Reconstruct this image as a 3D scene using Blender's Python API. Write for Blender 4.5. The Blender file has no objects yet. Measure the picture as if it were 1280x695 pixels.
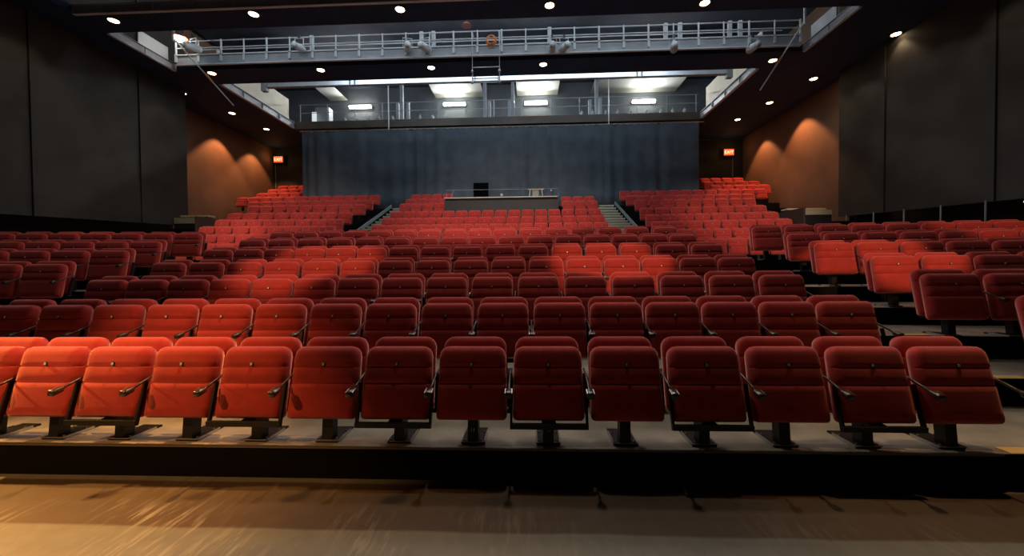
import bpy, bmesh, math, random
from mathutils import Vector, Matrix
random.seed(7)
C = bpy.context.scene.collection
PI = math.pi
S = bpy.context.scene

# ------------------------------------------------------------------ camera
CAM = Vector((1.16, 0.0, 1.53)); FPX = 500.0
PITCH, YAW, ROLL = -0.02, -0.0439, -0.00846
fw = Vector((math.sin(YAW)*math.cos(PITCH), math.cos(YAW)*math.cos(PITCH), math.sin(PITCH)))
rt = Vector((math.cos(YAW), -math.sin(YAW), 0))
up = rt.cross(fw)
r2 = rt*math.cos(ROLL) + up*math.sin(ROLL)
u2 = up*math.cos(ROLL) - rt*math.sin(ROLL)
cd = bpy.data.cameras.new('camera'); cam = bpy.data.objects.new('camera', cd); C.objects.link(cam)
M = Matrix((r2, u2, -fw)).transposed().to_4x4(); M.translation = CAM
cam.matrix_world = M
cd.sensor_width = 36; cd.lens = FPX/1280*36; cd.clip_end = 200; cd.clip_start = .02
S.camera = cam
def at(px, py, Y=None, Z=None):
    """the point of the hall seen at a picture position, on the plane Y = const or Z = const"""
    d = r2*((px-640)/FPX) + u2*(-(py-347.5)/FPX) + fw
    t = (Y-CAM.y)/d.y if Y is not None else (Z-CAM.z)/d.z
    return CAM + d*t

# ------------------------------------------------------------------ world, exposure
S.view_settings.view_transform = 'Standard'; S.view_settings.look = 'None'
S.view_settings.gamma = 1; S.view_settings.exposure = 0.0
w = bpy.data.worlds.new('world'); S.world = w; w.use_nodes = True
w.node_tree.nodes['Background'].inputs[0].default_value = (.35,.42,.6,1)
w.node_tree.nodes['Background'].inputs[1].default_value = 0.004

def aim(o, tgt):
    o.rotation_euler = (Vector(tgt)-o.location).to_track_quat('-Z','Y').to_euler()
def spot(name, loc, tgt, watt, col, deg, blend=.3, rad=.08):
    l = bpy.data.lights.new(name,'SPOT'); l.energy = watt; l.color = col
    l.spot_size = math.radians(deg); l.spot_blend = blend; l.shadow_soft_size = rad
    o = bpy.data.objects.new(name,l); C.objects.link(o); o.location = loc; aim(o,tgt); return o
def area(name, loc, tgt, watt, col, sx, sy):
    l = bpy.data.lights.new(name,'AREA'); l.energy = watt; l.color = col; l.shape='RECTANGLE'; l.size=sx; l.size_y=sy
    o = bpy.data.objects.new(name,l); C.objects.link(o); o.location = loc; aim(o,tgt); return o
WARM=(1,.56,.26); TUNG=(1,.72,.45); WHITE=(1,.92,.82); COOL=(.72,.85,1)
# stage lamps hanging over the stage, shining into the house
spot('stage_lamp', (-5.2,-1.9,5.6), (-2.35,2.2,.4), 1350, (1,.48,.16), 30, .6, .06)
spot('stage_lamp', (-2.6,-1.8,6.2), (-2.25,3.9,.95), 700, (1,.50,.26), 18, 1.0, .12)
spot('stage_lamp', (-1.0,-2.0,6.4), (-2.2,6.15,1.5), 2100, (1,.60,.32), 14, .5, .05)
spot('stage_lamp', (2.2,-2.0,6.4), (2.35,6.3,1.55), 2100, (1,.60,.32), 12.5, .5, .05)
spot('stage_lamp', (4.5,-2.0,6.4), (6.6,6.5,1.6), 2400, (1,.60,.32), 11, .5, .05)
spot('stage_lamp', (6,-2.0,6.4), (10.4,8.2,2.2), 1700, (1,.56,.32), 13, .6, .06)
spot('stage_lamp', (-5,-3,6.4), (-10.2,13.6,2.6), 5200, (1,.72,.48), 13, .7, .1)
spot('stage_lamp', (-5,-3,6.4), (-9.5,17.5,4.2), 5200, (1,.78,.62), 19, .9, .1)
spot('stage_lamp', (6,-3,6.4), (9.6,15.5,3.2), 6200, (1,.76,.58), 20, .9, .1)
spot('stage_lamp', (0,-3,6.6), (0,16.3,3.5), 6200, (1,.76,.60), 32, .9, .2)
# lamp over the house, behind the front rows: throws the seats' shadows on the stage floor
spot('house_lamp', (-.4,4.9,9.3), (-2.3,2.2,0), 4200, (1,.46,.12), 25, 1.0, .03)
spot('house_lamp', (1.0,5.0,9.3), (1.2,2.0,0), 430, (1,.90,.72), 66, .9, .10)
spot('floor_fill', (-7.0,3.3,3.4), (-1.75,1.95,0), 2600, (1,.50,.13), 30, 1.0, .06)  # added low fill from the left, brightens the orange floor
spot('house_lamp', (5.5,4.6,9.3), (4.2,2.4,0), 900, (1,.60,.28), 24, 1.0, .05)
area('house_wash', (0,9.6,9.2), (0,8.2,1.4), 230, (1,.80,.74), 13, .8)
area('house_wash', (0.8,6.5,9.3), (0.8,4.2,.2), 150, (1,.88,.80), 11, .4)
area('catwalk_fill', (-1,12.95,10.7), (-1,15,9.7), 95, (.80,.90,1), 20, .3)  # added fill out of view, brightens the front of the catwalk
area('house_wash', (0,16.6,10.2), (0,21.3,6.5), 230, COOL, 14, .6)

# ------------------------------------------------------------------ materials
def nodes(m):
    m.use_nodes = True; return m.node_tree, m.node_tree.nodes['Principled BSDF']
def mat(name, col, rough=.6, metal=0, emit=None, es=0, bump=0, bscale=60, var=0, vscale=6, sheen=0, spec=.5, coat=0):
    m = bpy.data.materials.new(name); t,b = nodes(m)
    b.inputs['Base Color'].default_value = (*col,1); b.inputs['Roughness'].default_value = rough
    b.inputs['Metallic'].default_value = metal; b.inputs['Specular IOR Level'].default_value = spec
    if coat: b.inputs['Coat Weight'].default_value = coat
    if sheen:
        b.inputs['Sheen Weight'].default_value = sheen; b.inputs['Sheen Roughness'].default_value = .45
        b.inputs['Sheen Tint'].default_value = (1,.45,.4,1)
    if emit: b.inputs['Emission Color'].default_value = (*emit,1); b.inputs['Emission Strength'].default_value = es
    if bump or var:
        tc = t.nodes.new('ShaderNodeTexCoord')
    if bump:
        n = t.nodes.new('ShaderNodeTexNoise'); n.inputs['Scale'].default_value = bscale; n.inputs['Detail'].default_value = 4
        t.links.new(tc.outputs['Object'], n.inputs['Vector'])
        bp = t.nodes.new('ShaderNodeBump'); bp.inputs['Strength'].default_value = bump; bp.inputs['Distance'].default_value = .01
        t.links.new(n.outputs['Fac'], bp.inputs['Height']); t.links.new(bp.outputs['Normal'], b.inputs['Normal'])
    if var:
        n = t.nodes.new('ShaderNodeTexNoise'); n.inputs['Scale'].default_value = vscale; n.inputs['Detail'].default_value = 5
        t.links.new(tc.outputs['Object'], n.inputs['Vector'])
        r = t.nodes.new('ShaderNodeMapRange'); r.inputs['From Min'].default_value=.3; r.inputs['From Max'].default_value=.7
        r.inputs['To Min'].default_value = 1-var; r.inputs['To Max'].default_value = 1+var
        t.links.new(n.outputs['Fac'], r.inputs['Value'])
        h = t.nodes.new('ShaderNodeHueSaturation'); h.inputs['Color'].default_value = (*col,1)
        t.links.new(r.outputs['Result'], h.inputs['Value']); t.links.new(h.outputs['Color'], b.inputs['Base Color'])
    return m
VELVET = mat('red_velvet', (.46,.042,.036), .90, sheen=.9, bump=.25, bscale=180, var=.12, vscale=9, spec=.2)
SHELL = mat('black_shell', (.014,.012,.012), .5)
BLACK = mat('black_metal', (.012,.012,.012), .42, .3)
ARM = mat('dark_arm_lacquer', (.05,.035,.028), .28, coat=.3)
TAG = mat('number_tag', (.75,.72,.66), .35)
CHROME = mat('worn_steel', (.55,.55,.53), .3, .9)
GREYPAINT = mat('grey_paint', (.36,.39,.42), .5, var=.15, vscale=2)
LIGHTPAINT = mat('pale_grey_paint', (.62,.66,.68), .5, var=.1, vscale=2)
DARKSTEEL = mat('dark_steel', (.06,.065,.075), .45, .4)
CREAM = mat('cream_panel', (.72,.66,.52), .7, var=.12, vscale=1.2)
WALLD = mat('dark_wall', (.040,.037,.031), .75, var=.35, vscale=.7, bump=.2, bscale=8)
WALLO = mat('brown_wall', (.17,.095,.058), .7, var=.2, vscale=.8)
BLK = mat('black_ceiling', (.012,.032,.085), .8, var=.3, vscale=1.5)
VOID = mat('black_board', (.010,.010,.011), .85)
TREAD = mat('tier_deck', (.30,.27,.21), .5, var=.3, vscale=3, bump=.2, bscale=12)
FASCIA = mat('tier_fascia', (.006,.005,.005), .9, spec=.1)
YELLOW = mat('yellow_nosing', (.75,.50,.16), .5)
NOSE = mat('pale_nosing', (.42,.44,.36), .6)
STAIR = mat('stair_board', (.30,.34,.30), .6)
ORANGE = mat('orange_cable', (.75,.25,.05), .5)
TUBE = mat('tube_lamp', (1,1,1), .4, emit=(1,.97,.85), es=22)
BULB = mat('lamp_lens', (1,1,1), .4, emit=(1,.72,.42), es=14)
EXITM = mat('exit_face', (.5,.04,.02), .4, emit=(1,.10,.03), es=1.6)
EXITL = mat('exit_letters', (1,.5,.35), .4, emit=(1,.45,.25), es=3)
MONB = mat('matt_black_screen', (.0015,.0015,.0015), .95, spec=.05)
DESK = mat('desk_top_pale', (.62,.58,.48), .5)
WOODB = mat('dark_booth_board', (.022,.023,.026), .55, var=.2, vscale=2)
# curtain cloth
CURT = mat('blue_grey_drape', (.075,.10,.125), .9, sheen=.15, var=.2, vscale=1.5, bump=.2, bscale=40)
# stage floor: grey paint, with a dark brown band before the tiers, scuffed
def floor_mat():
    m = bpy.data.materials.new('stage_floor'); t,b = nodes(m); N=t.nodes; L=t.links
    tc = N.new('ShaderNodeTexCoord'); sp = N.new('ShaderNodeSeparateXYZ'); L.new(tc.outputs['Object'], sp.inputs[0])
    nz = N.new('ShaderNodeTexNoise'); nz.inputs['Scale'].default_value=1.6; nz.inputs['Detail'].default_value=6; L.new(tc.outputs['Object'],nz.inputs['Vector'])
    def mth(op,a,b_=None,c=None):
        n=N.new('ShaderNodeMath'); n.operation=op
        for i,v in enumerate((a,b_,c)):
            if v is None: continue
            if isinstance(v,(int,float)): n.inputs[i].default_value=v
            else: L.new(v,n.inputs[i])
        return n.outputs[0]
    wob = mth('MULTIPLY', mth('SUBTRACT', nz.outputs['Fac'], .5), .05)
    y = mth('ADD', sp.outputs['Y'], wob)
    def step(v,e,wd=.012):
        r=N.new('ShaderNodeMapRange'); r.inputs['From Min'].default_value=e-wd; r.inputs['From Max'].default_value=e+wd; L.new(v,r.inputs['Value']); return r.outputs['Result']
    band = mth('SUBTRACT', step(y,2.29), step(y,2.80))
    n2 = N.new('ShaderNodeTexNoise'); n2.inputs['Scale'].default_value=7; n2.inputs['Detail'].default_value=8; n2.inputs['Roughness'].default_value=.65
    L.new(tc.outputs['Object'],n2.inputs['Vector'])
    def mix(f,a,b_):
        n=N.new('ShaderNodeMix'); n.data_type='RGBA'; 
        if isinstance(f,(int,float)): n.inputs[0].default_value=f
        else: L.new(f,n.inputs[0])
        for i,v in ((6,a),(7,b_)):
            if isinstance(v,tuple): n.inputs[i].default_value=(*v,1)
            else: L.new(v,n.inputs[i])
        return n.outputs[2]
    grey = mix(n2.outputs['Fac'], (.12,.115,.09), (.24,.225,.18))
    brown = mix(n2.outputs['Fac'], (.060,.038,.023), (.115,.075,.045))
    col = mix(band, grey, brown)
    # scuffs: streaky light scratches
    mp = N.new('ShaderNodeMapping'); mp.inputs['Rotation'].default_value=(0,0,.22); mp.inputs['Scale'].default_value=(8,1.0,1)
    L.new(tc.outputs['Object'],mp.inputs['Vector'])
    n3 = N.new('ShaderNodeTexNoise'); n3.inputs['Scale'].default_value=3.0; n3.inputs['Detail'].default_value=7; n3.inputs['Roughness'].default_value=.6; L.new(mp.outputs['Vector'],n3.inputs['Vector'])
    n4 = N.new('ShaderNodeTexNoise'); n4.inputs['Scale'].default_value=1.3; L.new(tc.outputs['Object'],n4.inputs['Vector'])
    rr = N.new('ShaderNodeMapRange'); rr.inputs['From Min'].default_value=.50; rr.inputs['From Max'].default_value=.62; L.new(n3.outputs['Fac'],rr.inputs['Value'])
    r4 = N.new('ShaderNodeMapRange'); r4.inputs['From Min'].default_value=.45; r4.inputs['From Max'].default_value=.6; L.new(n4.outputs['Fac'],r4.inputs['Value'])
    yl = mth('SUBTRACT', 1.0, step(y,2.5,.12))
    xl = mth('SUBTRACT', 1.0, mth('MULTIPLY', step(sp.outputs['X'],.3,.9), .8))
    sc = mth('MULTIPLY', mth('MULTIPLY', rr.outputs['Result'], xl), mth('MULTIPLY', mth('MULTIPLY', mth('MAXIMUM', yl, .15), r4.outputs['Result']), .6))
    col = mix(sc, col, (.42,.38,.29))
    L.new(col,b.inputs['Base Color']); b.inputs['Roughness'].default_value=.5
    bp=N.new('ShaderNodeBump'); bp.inputs['Strength'].default_value=.25; bp.inputs['Distance'].default_value=.004; L.new(n2.outputs['Fac'],bp.inputs['Height']); L.new(bp.outputs['Normal'],b.inputs['Normal'])
    return m
FLOORM = floor_mat()

# ------------------------------------------------------------------ mesh helpers
def obj(name, bm, m, parent=None, smooth=False):
    me = bpy.data.meshes.new(name); bmesh.ops.recalc_face_normals(bm, faces=bm.faces); bm.to_mesh(me); bm.free()
    for k in (m if isinstance(m,(list,tuple)) else [m]): me.materials.append(k)
    if smooth:
        for p in me.polygons: p.use_smooth = True
    o = bpy.data.objects.new(name, me); C.objects.link(o)
    if parent: o.parent = parent
    return o
def thing(name, label, cat, loc=(0,0,0), rotz=0, group=None):
    o = bpy.data.objects.new(name, None); C.objects.link(o); o.empty_display_size=.1
    o.location = loc; o.rotation_euler = (0,0,rotz); tag(o,label,cat,group); return o
def tag(o, label, cat, group=None):
    o['label']=label; o['category']=cat
    if group: o['group']=group
    return o
def struct(name, bm, m, **k):
    o = obj(name,bm,m,**k); o['kind']='structure'; return o
def box(bm, a, b, bev=0, mi=0):
    x0,y0,z0=a; x1,y1,z1=b
    r = bmesh.ops.create_cube(bm,size=1)
    vs=r['verts']
    for v in vs: v.co = Vector(((x0+x1)/2+v.co.x*(x1-x0),(y0+y1)/2+v.co.y*(y1-y0),(z0+z1)/2+v.co.z*(z1-z0)))
    fs={f for v in vs for f in v.link_faces}
    for f in fs: f.material_index=mi
    if bev:
        es=list({e for v in vs for e in v.link_edges}); bmesh.ops.bevel(bm,geom=es,offset=bev,segments=2,affect='EDGES')
def boxobj(name,a,b,m,parent=None,bev=0):
    bm=bmesh.new(); box(bm,a,b,bev); return obj(name,bm,m,parent)
def bar(bm, p, q, wx, wz, upv=(0,0,1)):
    """rectangular bar from p to q, wx across, wz along upv"""
    p=Vector(p);q=Vector(q); d=(q-p); L=d.length; d.normalize(); upv=Vector(upv)
    s=d.cross(upv)
    if s.length<1e-4: s=d.cross(Vector((1,0,0)))
    s.normalize(); u=s.cross(d)
    vs=[]
    for c in (p,q):
        for a,b in ((-1,-1),(1,-1),(1,1),(-1,1)): vs.append(bm.verts.new(c+s*a*wx/2+u*b*wz/2))
    for f in ((0,1,2,3),(7,6,5,4),(0,4,5,1),(1,5,6,2),(2,6,7,3),(3,7,4,0)): bm.faces.new([vs[i] for i in f])
def tube(bm, pts, r, n=8, closed=False):
    pts=[Vector(p) for p in pts]; rings=[]
    for i,p in enumerate(pts):
        if closed: d=pts[(i+1)%len(pts)]-pts[i-1]
        else: d=pts[min(i+1,len(pts)-1)]-pts[max(i-1,0)]
        d.normalize(); s=d.cross(Vector((0,0,1)))
        if s.length<1e-3: s=d.cross(Vector((0,1,0)))
        s.normalize(); u=s.cross(d)
        rr=r[i] if isinstance(r,(list,tuple)) else r
        rings.append([bm.verts.new(p+(s*math.cos(2*PI*k/n)+u*math.sin(2*PI*k/n))*rr) for k in range(n)])
    m=len(rings)
    for i in range(m if closed else m-1):
        a=rings[i];b=rings[(i+1)%m]
        for k in range(n): bm.faces.new((a[k],a[(k+1)%n],b[(k+1)%n],b[k]))
    if not closed: bm.faces.new(rings[0]); bm.faces.new(rings[-1][::-1])
def prism(bm, pts2, z0, z1):
    lo=[bm.verts.new((x,y,z0)) for x,y in pts2]; hi=[bm.verts.new((x,y,z1)) for x,y in pts2]
    n=len(lo); bm.faces.new(lo[::-1]); bm.faces.new(hi)
    for i in range(n): bm.faces.new((lo[i],lo[(i+1)%n],hi[(i+1)%n],hi[i]))

# ------------------------------------------------------------------ stage floor and tiers
bm=bmesh.new(); box(bm,(-15,-8,-.2),(15,26,0)); struct('floor',bm,FLOORM)
Y0,DY=2.91,.9563
ZP=[.238,.488,.730,.967,1.217,1.459,1.698]      # lower tier decks
def yk(k): return Y0+DY*(k-1)
YF1=2.865                                  # front edge of the lowest deck
PHR,PHL=.085,.135
XW=13.75
def tier(name, yf, yb, z0, z1, straight=False, nose=True):
    """one deck: straight in the middle, its wings turned towards the stage"""
    if straight: P=lambda y:[(-XW,y),(XW,y)]
    else: P=lambda y:[(-XW,y-.135*(XW-5.6)),(-5.6,y),(5.7,y),(XW,y-.085*(XW-5.7))]
    f=P(yf); b=P(yb)
    bm=bmesh.new(); prism(bm, f+b[::-1], z0, z1)
    for fc in bm.faces:
        fc.normal_update(); fc.material_index = 0 if abs(fc.normal.z)>.5 else 1
    o=struct(name,bm,[TREAD,FASCIA])
    return o
tops=[0]+ZP
for k in range(1,8):
    yb = yk(k+1) if k<7 else 13.1
    tier('seating_tier', yk(k) if k>1 else YF1, yb+.0, 0, ZP[k-1])
# step edge strips
def strip(x0,x1,k,m=YELLOW,dy=0):
    y=(yk(k) if k>1 else YF1)+dy
    o=boxobj('step_nosing',(x0,y-.004,ZP[k-1]+.001),(x1,y+.10,ZP[k-1]+.007),m)
    return o
STR=[]
STR.append(strip(4.45,5.3,1)); STR.append(strip(5.42,5.75,2)); STR.append(strip(5.50,5.80,3))
for o,l in zip(STR,('long yellow edge strip on the lowest step at right end of front row','short yellow edge strip on the second step of the right aisle','short yellow edge strip on third step of right aisle, topmost of three')):
    tag(o,l,'step edge','yellow aisle step strips')
# pale metal edge of the front tier
bm=bmesh.new(); box(bm,(-5.6,YF1-.010,ZP[0]-.012),(4.4,YF1+.004,ZP[0]+.003)); o=obj('edge_trim',bm,mat('dull_edge_metal',(.16,.15,.13),.45,.6)); o['kind']='structure'; o.name='trim_1'
# upper tiers
UP=[('e',13.15,1.75),('d',14.10,2.15),('c',15.05,2.55),('b',16.0,2.93),('a',16.97,3.34),('x',17.93,3.66),('f',18.9,4.01),('g',19.85,4.39),('h',20.8,4.80),('i',21.75,5.20),('j',22.7,5.60),('k',23.65,6.00)]
for n_,(nm,y,z) in enumerate(UP):
    yb = UP[n_+1][1]-.05 if n_+1<len(UP) else 25.2
    tier('seating_tier', y-.05, yb, 0, z, straight=(n_>=5))

# ------------------------------------------------------------------ theatre seat
def cushion(w,h,t,rt_,rb_,edge,seams=(),bulge=.012,nx=14,taper=0,base=.35):
    """upholstered slab in the xz plane, front towards -y; back face at y=0, z 0..h"""
    def cs(n): return [ .5-.5*math.cos(PI*i/n) for i in range(n+1)]
    us=[2*a-1 for a in cs(nx)]
    vs=set()
    for a in cs(16): vs.add(round(a*h,5))
    for s_ in seams:
        for d in (-.010,-.005,0,.005,.010): vs.add(round(s_+d,5))
    vs=sorted(vs); bm=bmesh.new(); G=[]
    tb=t*base
    for v in vs:
        hw=w/2*(1+taper*(1-v/h))
        if v>h-rt_: q=(v-(h-rt_))/rt_; hw-= rt_*(1-math.sqrt(max(0,1-q*q)))
        if v<rb_: q=(rb_-v)/rb_; hw-= rb_*(1-math.sqrt(max(0,1-q*q)))
        row=[]
        for u in us:
            x=u*hw; d=min(hw-abs(x), v, h-v)
            e=min(max(d/edge,0),1)
            prof=math.sqrt(max(0,1-(1-e)**2))
            y=tb+(t-tb)*prof + bulge*(1-u*u)*math.sin(PI*v/h)
            for s_ in seams: y-=.012*math.exp(-((v-s_)/.0055)**2)*prof
            row.append(bm.verts.new((x,-y,v)))
        G.append(row)
    for i in range(len(G)-1):
        for j in range(nx): bm.faces.new((G[i][j],G[i][j+1],G[i+1][j+1],G[i+1][j]))
    # back side
    loop=[G[i][0] for i in range(len(G))]+[G[-1][j] for j in range(1,nx+1)]+[G[i][nx] for i in range(len(G)-2,-1,-1)]+[G[0][j] for j in range(nx-1,0,-1)]
    bk=[bm.verts.new((v.co.x*.985,0,v.co.z)) for v in loop]
    for i in range(len(loop)):
        bm.faces.new((loop[i],loop[(i+1)%len(loop)],bk[(i+1)%len(loop)],bk[i]))
    c=bm.verts.new((0,0,h/2))
    for i in range(len(bk)): bm.faces.new((bk[i],bk[(i+1)%len(bk)],c))
    return bm
LEAN=math.atan2(.13,.51)
def lean(bm, y, z):
    bmesh.ops.rotate(bm,cent=(0,0,0),matrix=Matrix.Rotation(-LEAN,3,'X'),verts=bm.verts)
    bmesh.ops.translate(bm,vec=(0,y,z),verts=bm.verts)
def seat_proto(width=.50, frame=True):
    hw={.50:.28,.565:.322,.535:.302}[width]
    P={}
    t=bpy.data.objects.new('theatre_seat',None); t.empty_display_size=.1; P['root']=t
    # folded seat pan: bottom front edge at y=-.13,z=.19 ; its top front at y=0,z=.70
    H=.532; T=.095
    bm=cushion(width,H,T,.075,.035,.05,seams=(H*.71,H*.49),taper=.045,bulge=.01)
    lean(bm,-.142+T*math.cos(LEAN),.183+T*math.sin(LEAN)*.4); pan=obj('seat_pan',bm,VELVET,t,True); P['pan']=pan
    # seam-mounted number tag
    bm=bmesh.new(); bmesh.ops.create_cone(bm,cap_ends=True,segments=16,radius1=.017,radius2=.015,depth=.008,matrix=Matrix.Rotation(PI/2,4,'X'))
    bmesh.ops.translate(bm,vec=(0,-T-.008,H*.745),verts=bm.verts)
    for f in bm.faces: f.material_index=1
    bb=bmesh.new(); bb.free()
    n0=len(bm.faces); box(bm,(-.0075,-T-.016,H*.745-.010),(.0075,-T-.011,H*.745+.010),0,0)
    lean(bm,-.142+T*math.cos(LEAN),.183+T*math.sin(LEAN)*.4); tg=obj('number_plate',bm,[TAG,BLACK],pan); P['tag']=tg
    # backrest behind it
    HB=.55
    bm=cushion(width*.985,HB,.08,.085,.03,.05,seams=(HB*.72,),bulge=.008,base=.5)
    lean(bm,.195-HB*math.sin(LEAN)+.03,.757-HB*math.cos(LEAN)); P['back']=obj('backrest',bm,VELVET,t,True)
    bm=cushion(width*.9,HB*.93,.02,.08,.03,.02,bulge=.002,nx=8)
    lean(bm,.255-HB*math.sin(LEAN),.735-HB*math.cos(LEAN)); P['shell']=obj('back_shell',bm,SHELL,t,True)
    # pedestal and foot
    bm=bmesh.new(); bar(bm,(0,.02,.012),(0,.045,.26),.078,.085,(0,1,0)); bar(bm,(0,.03,.245),(0,.05,.30),.20,.10,(0,1,0))
    P['post']=obj('pedestal',bm,BLACK,t)
    bm=bmesh.new(); box(bm,(-.085,-.03,.0),(.085,.26,.014),.003); P['foot']=obj('foot_plate',bm,BLACK,t)
    bm=bmesh.new()
    for s_ in (-1,1):
        box(bm,(s_*.085-.004,-.02,.002),(s_*.085+.004,.20,.02)); 
        for y in (.0,.16): bmesh.ops.create_cone(bm,cap_ends=True,segments=8,radius1=.009,radius2=.007,depth=.012,matrix=Matrix.Translation((s_*.065,y,.02)))
    box(bm,(-.089,-.034,.0145),(.089,-.02,.02))
    P['edge']=obj('foot_flange',bm,CHROME,P['foot'])
    # armrest on the seat's right
    def armrest(x):
        bm=bmesh.new()
        pts=[(.12,.530,.007,.008),(.02,.512,.007,.008),(-.12,.468,.008,.008),(-.172,.450,.009,.009),(-.185,.446,.026,.020),(-.245,.432,.027,.022),(-.252,.430,.022,.017)]
        rings=[]
        for y,z,a,b in pts:
            rings.append([bm.verts.new((x+dx*a,y,z+dz*b)) for dx,dz in ((-1,-.5),(-.6,-1),(.6,-1),(1,-.5),(1,.6),(.7,1),(-.7,1),(-1,.6))])
        for i in range(len(rings)-1):
            for k in range(8): bm.faces.new((rings[i][k],rings[i][(k+1)%8],rings[i+1][(k+1)%8],rings[i+1][k]))
        bm.faces.new(rings[0]); bm.faces.new(rings[-1][::-1])
        o=obj('armrest',bm,ARM,t,True)
        bm=bmesh.new(); box(bm,(x-.026,-.248,.4645),(x+.026,-.185,.4695),.002); 
        for v in bm.verts: v.co.z += (v.co.y+.185)*.24-.004
        c=obj('arm_cap',bm,CHROME,o)
        bm=bmesh.new(); bar(bm,(x,.10,.50),(x,.02,.22),.022,.05,(0,1,0)); bar(bm,(x,.02,.235),(0,.03,.25),.03,.03)
        b=obj('arm_bracket',bm,BLACK,o)
        return o,c,b
    P['arm']=armrest(hw)
    if frame:
        bm=bmesh.new(); X=width/2+.018
        for s_ in (-1,1):
            bar(bm,(s_*X,-.150,.165),(s_*X,-.06,.47),.016,.03,(0,1,0))
        bar(bm,(-X-.008,-.150,.186),(X+.008,-.150,.186),.03,.036); P['frame']=obj('seat_frame',bm,BLACK,t)
        bar_=bmesh.new(); bar(bar_,(0,-.145,.175),(0,.03,.20),.10,.028); P['brace']=obj('frame_brace',bar_,BLACK,P['frame'])
    return t
PROTO={}
for key,wd,fr in (('n',.50,False),('f',.50,True),('w',.565,False),('u',.535,False)):
    PROTO[key]=seat_proto(wd,fr)
def children(o): return [c for c in bpy.data.objects if c.parent==o]
TREE={k:(r,[(c,children(c)) for c in children(r)]) for k,r in PROTO.items()}
protos_all=[]
for k,(r,cs) in TREE.items():
    protos_all+= [r]+[c for c,_ in cs]+[g for _,gs in cs for g in gs]
for o in protos_all:
    for cc in list(o.users_collection): cc.objects.unlink(o)
def put_seat(key,loc,rz,label,group,skip=()):
    r,cs=TREE[key]
    n=r.copy(); C.objects.link(n); n.location=loc; n.rotation_euler=(0,0,rz); tag(n,label,'seat',group)
    for c,gs in cs:
        base=c.name.split('.')[0]
        if base in skip: continue
        d=c.copy(); C.objects.link(d); d.parent=n
        for g in gs:
            if g.name.split('.')[0] in skip: continue
            e=g.copy(); C.objects.link(e); e.parent=d
    return n
ORD=['first','second','third','fourth','fifth','sixth','seventh','eighth','ninth','tenth','eleventh','twelfth','thirteenth','fourteenth','fifteenth','sixteenth']
SEATS=[]   # (dist, key, loc, rz, label, group, skip)
def add(key,x,y,z,rz,label,group,skip=()):
    d=(Vector((x,y,z+.5))-CAM).length; SEATS.append((d,key,(x,y,z),rz,label,group,skip))
XS={1:[-4.176,-3.643,-3.108,-2.569,-2.027,-1.482,-0.934,-0.382,0.172,0.729,1.29,1.854,2.421,2.991,3.564,4.14],
2:[-4.217,-3.643,-3.07,-2.497,-1.926,-1.356,-0.788,-0.224,0.338,0.895,1.449,1.997,2.54,3.077,3.62,4.16],
3:[-4.245,-3.706,-3.166,-2.622,-2.076,-1.527,-0.975,-0.419,0.14,0.702,1.268,1.837,2.411,2.988,3.569,4.155],
4:[-4.318,-3.72,-3.129,-2.545,-1.966,-1.393,-0.825,-0.262,0.297,0.851,1.402,1.949,2.493,3.034,3.573,4.11],
5:[-4.308,-3.757,-3.207,-2.658,-2.108,-1.557,-1.006,-0.452,0.104,0.663,1.226,1.793,2.364,2.941,3.525,4.114],
6:[-4.368,-3.769,-3.177,-2.591,-2.01,-1.436,-0.866,-0.301,0.259,0.815,1.368,1.916,2.462,3.005,3.545,4.082],
7:[-4.363,-3.803,-3.246,-2.691,-2.139,-1.587,-1.035,-0.482,0.073,0.629,1.189,1.753,2.321,2.895,3.476,4.063]}
RN={1:'front row',2:'second row',3:'third row',4:'fourth row',5:'fifth row',6:'sixth row',7:'seventh row'}
for k in range(1,8):
    for i,x in enumerate(XS[k]):
        if k==1 and i<2: continue
        add('f' if (i+k)%2==1 else 'n', x, yk(k)+.05, ZP[k-1], 0,
            'red folding theatre seat, %s from the right in %s of lower centre block'%(ORD[15-i],RN[k]), 'red seats in the lower centre block')
RS={2:(6.05,3.80,2),3:(5.97,4.78,3),4:(6.28,5.84,5),5:(6.16,6.80,6),6:(6.38,7.85,8),7:(6.2,8.74,9)}
for k,(x,y,n) in RS.items():
    for i in range(n):
        add('w', x+i*.648*math.cos(PHR), y-i*.648*math.sin(PHR), ZP[k-1], -PHR,
            'red folding theatre seat, %s from the aisle in %s of right side block'%(ORD[i],RN[k]),'red seats in the lower right side block')
LS={4:(-6.33,5.86,3),5:(-6.19,6.70,4),6:(-6.66,7.83,6),7:(-6.5,8.68,8)}
for k,(x,y,n) in LS.items():
    for i in range(n):
        add('w', x-i*.64*math.cos(PHL), y-i*.64*math.sin(PHL), ZP[k-1], PHL,
            'red folding theatre seat, %s from the aisle in %s of left side block'%(ORD[i],RN[k]),'red seats in the lower left side block')
SK=('foot_flange','frame_brace','arm_cap')
UD={n:(y,z) for n,y,z in UP}
UN={'e':'first upper row','d':'second upper row','c':'third upper row','b':'fourth upper row','a':'fifth upper row','f':'front rear row','g':'middle rear row','h':'third rear row','i':'fourth rear row','j':'fifth rear row','k':'topmost rear row'}
def urow(nm,x0,pitch,n,blk,ph=0,key='n',side=1):
    y,z=UD[nm]
    for i in range(n):
        add(key,x0+side*(i+.5)*pitch,y-abs(math.tan(ph))*(i*pitch),z,-side*ph,
            'red theatre seat, %s from %s in %s of %s'%(ORD[i], 'left' if side>0 and ph==0 else 'aisle',UN[nm],blk),'red seats in the '+blk,SK)
for nm,x0 in (('e',-4.88),('d',-4.88),('c',-4.88),('b',-4.84),('a',-4.82)):
    if nm in 'ed': continue
    urow(nm,x0,.5635,16,'upper centre block')
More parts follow.
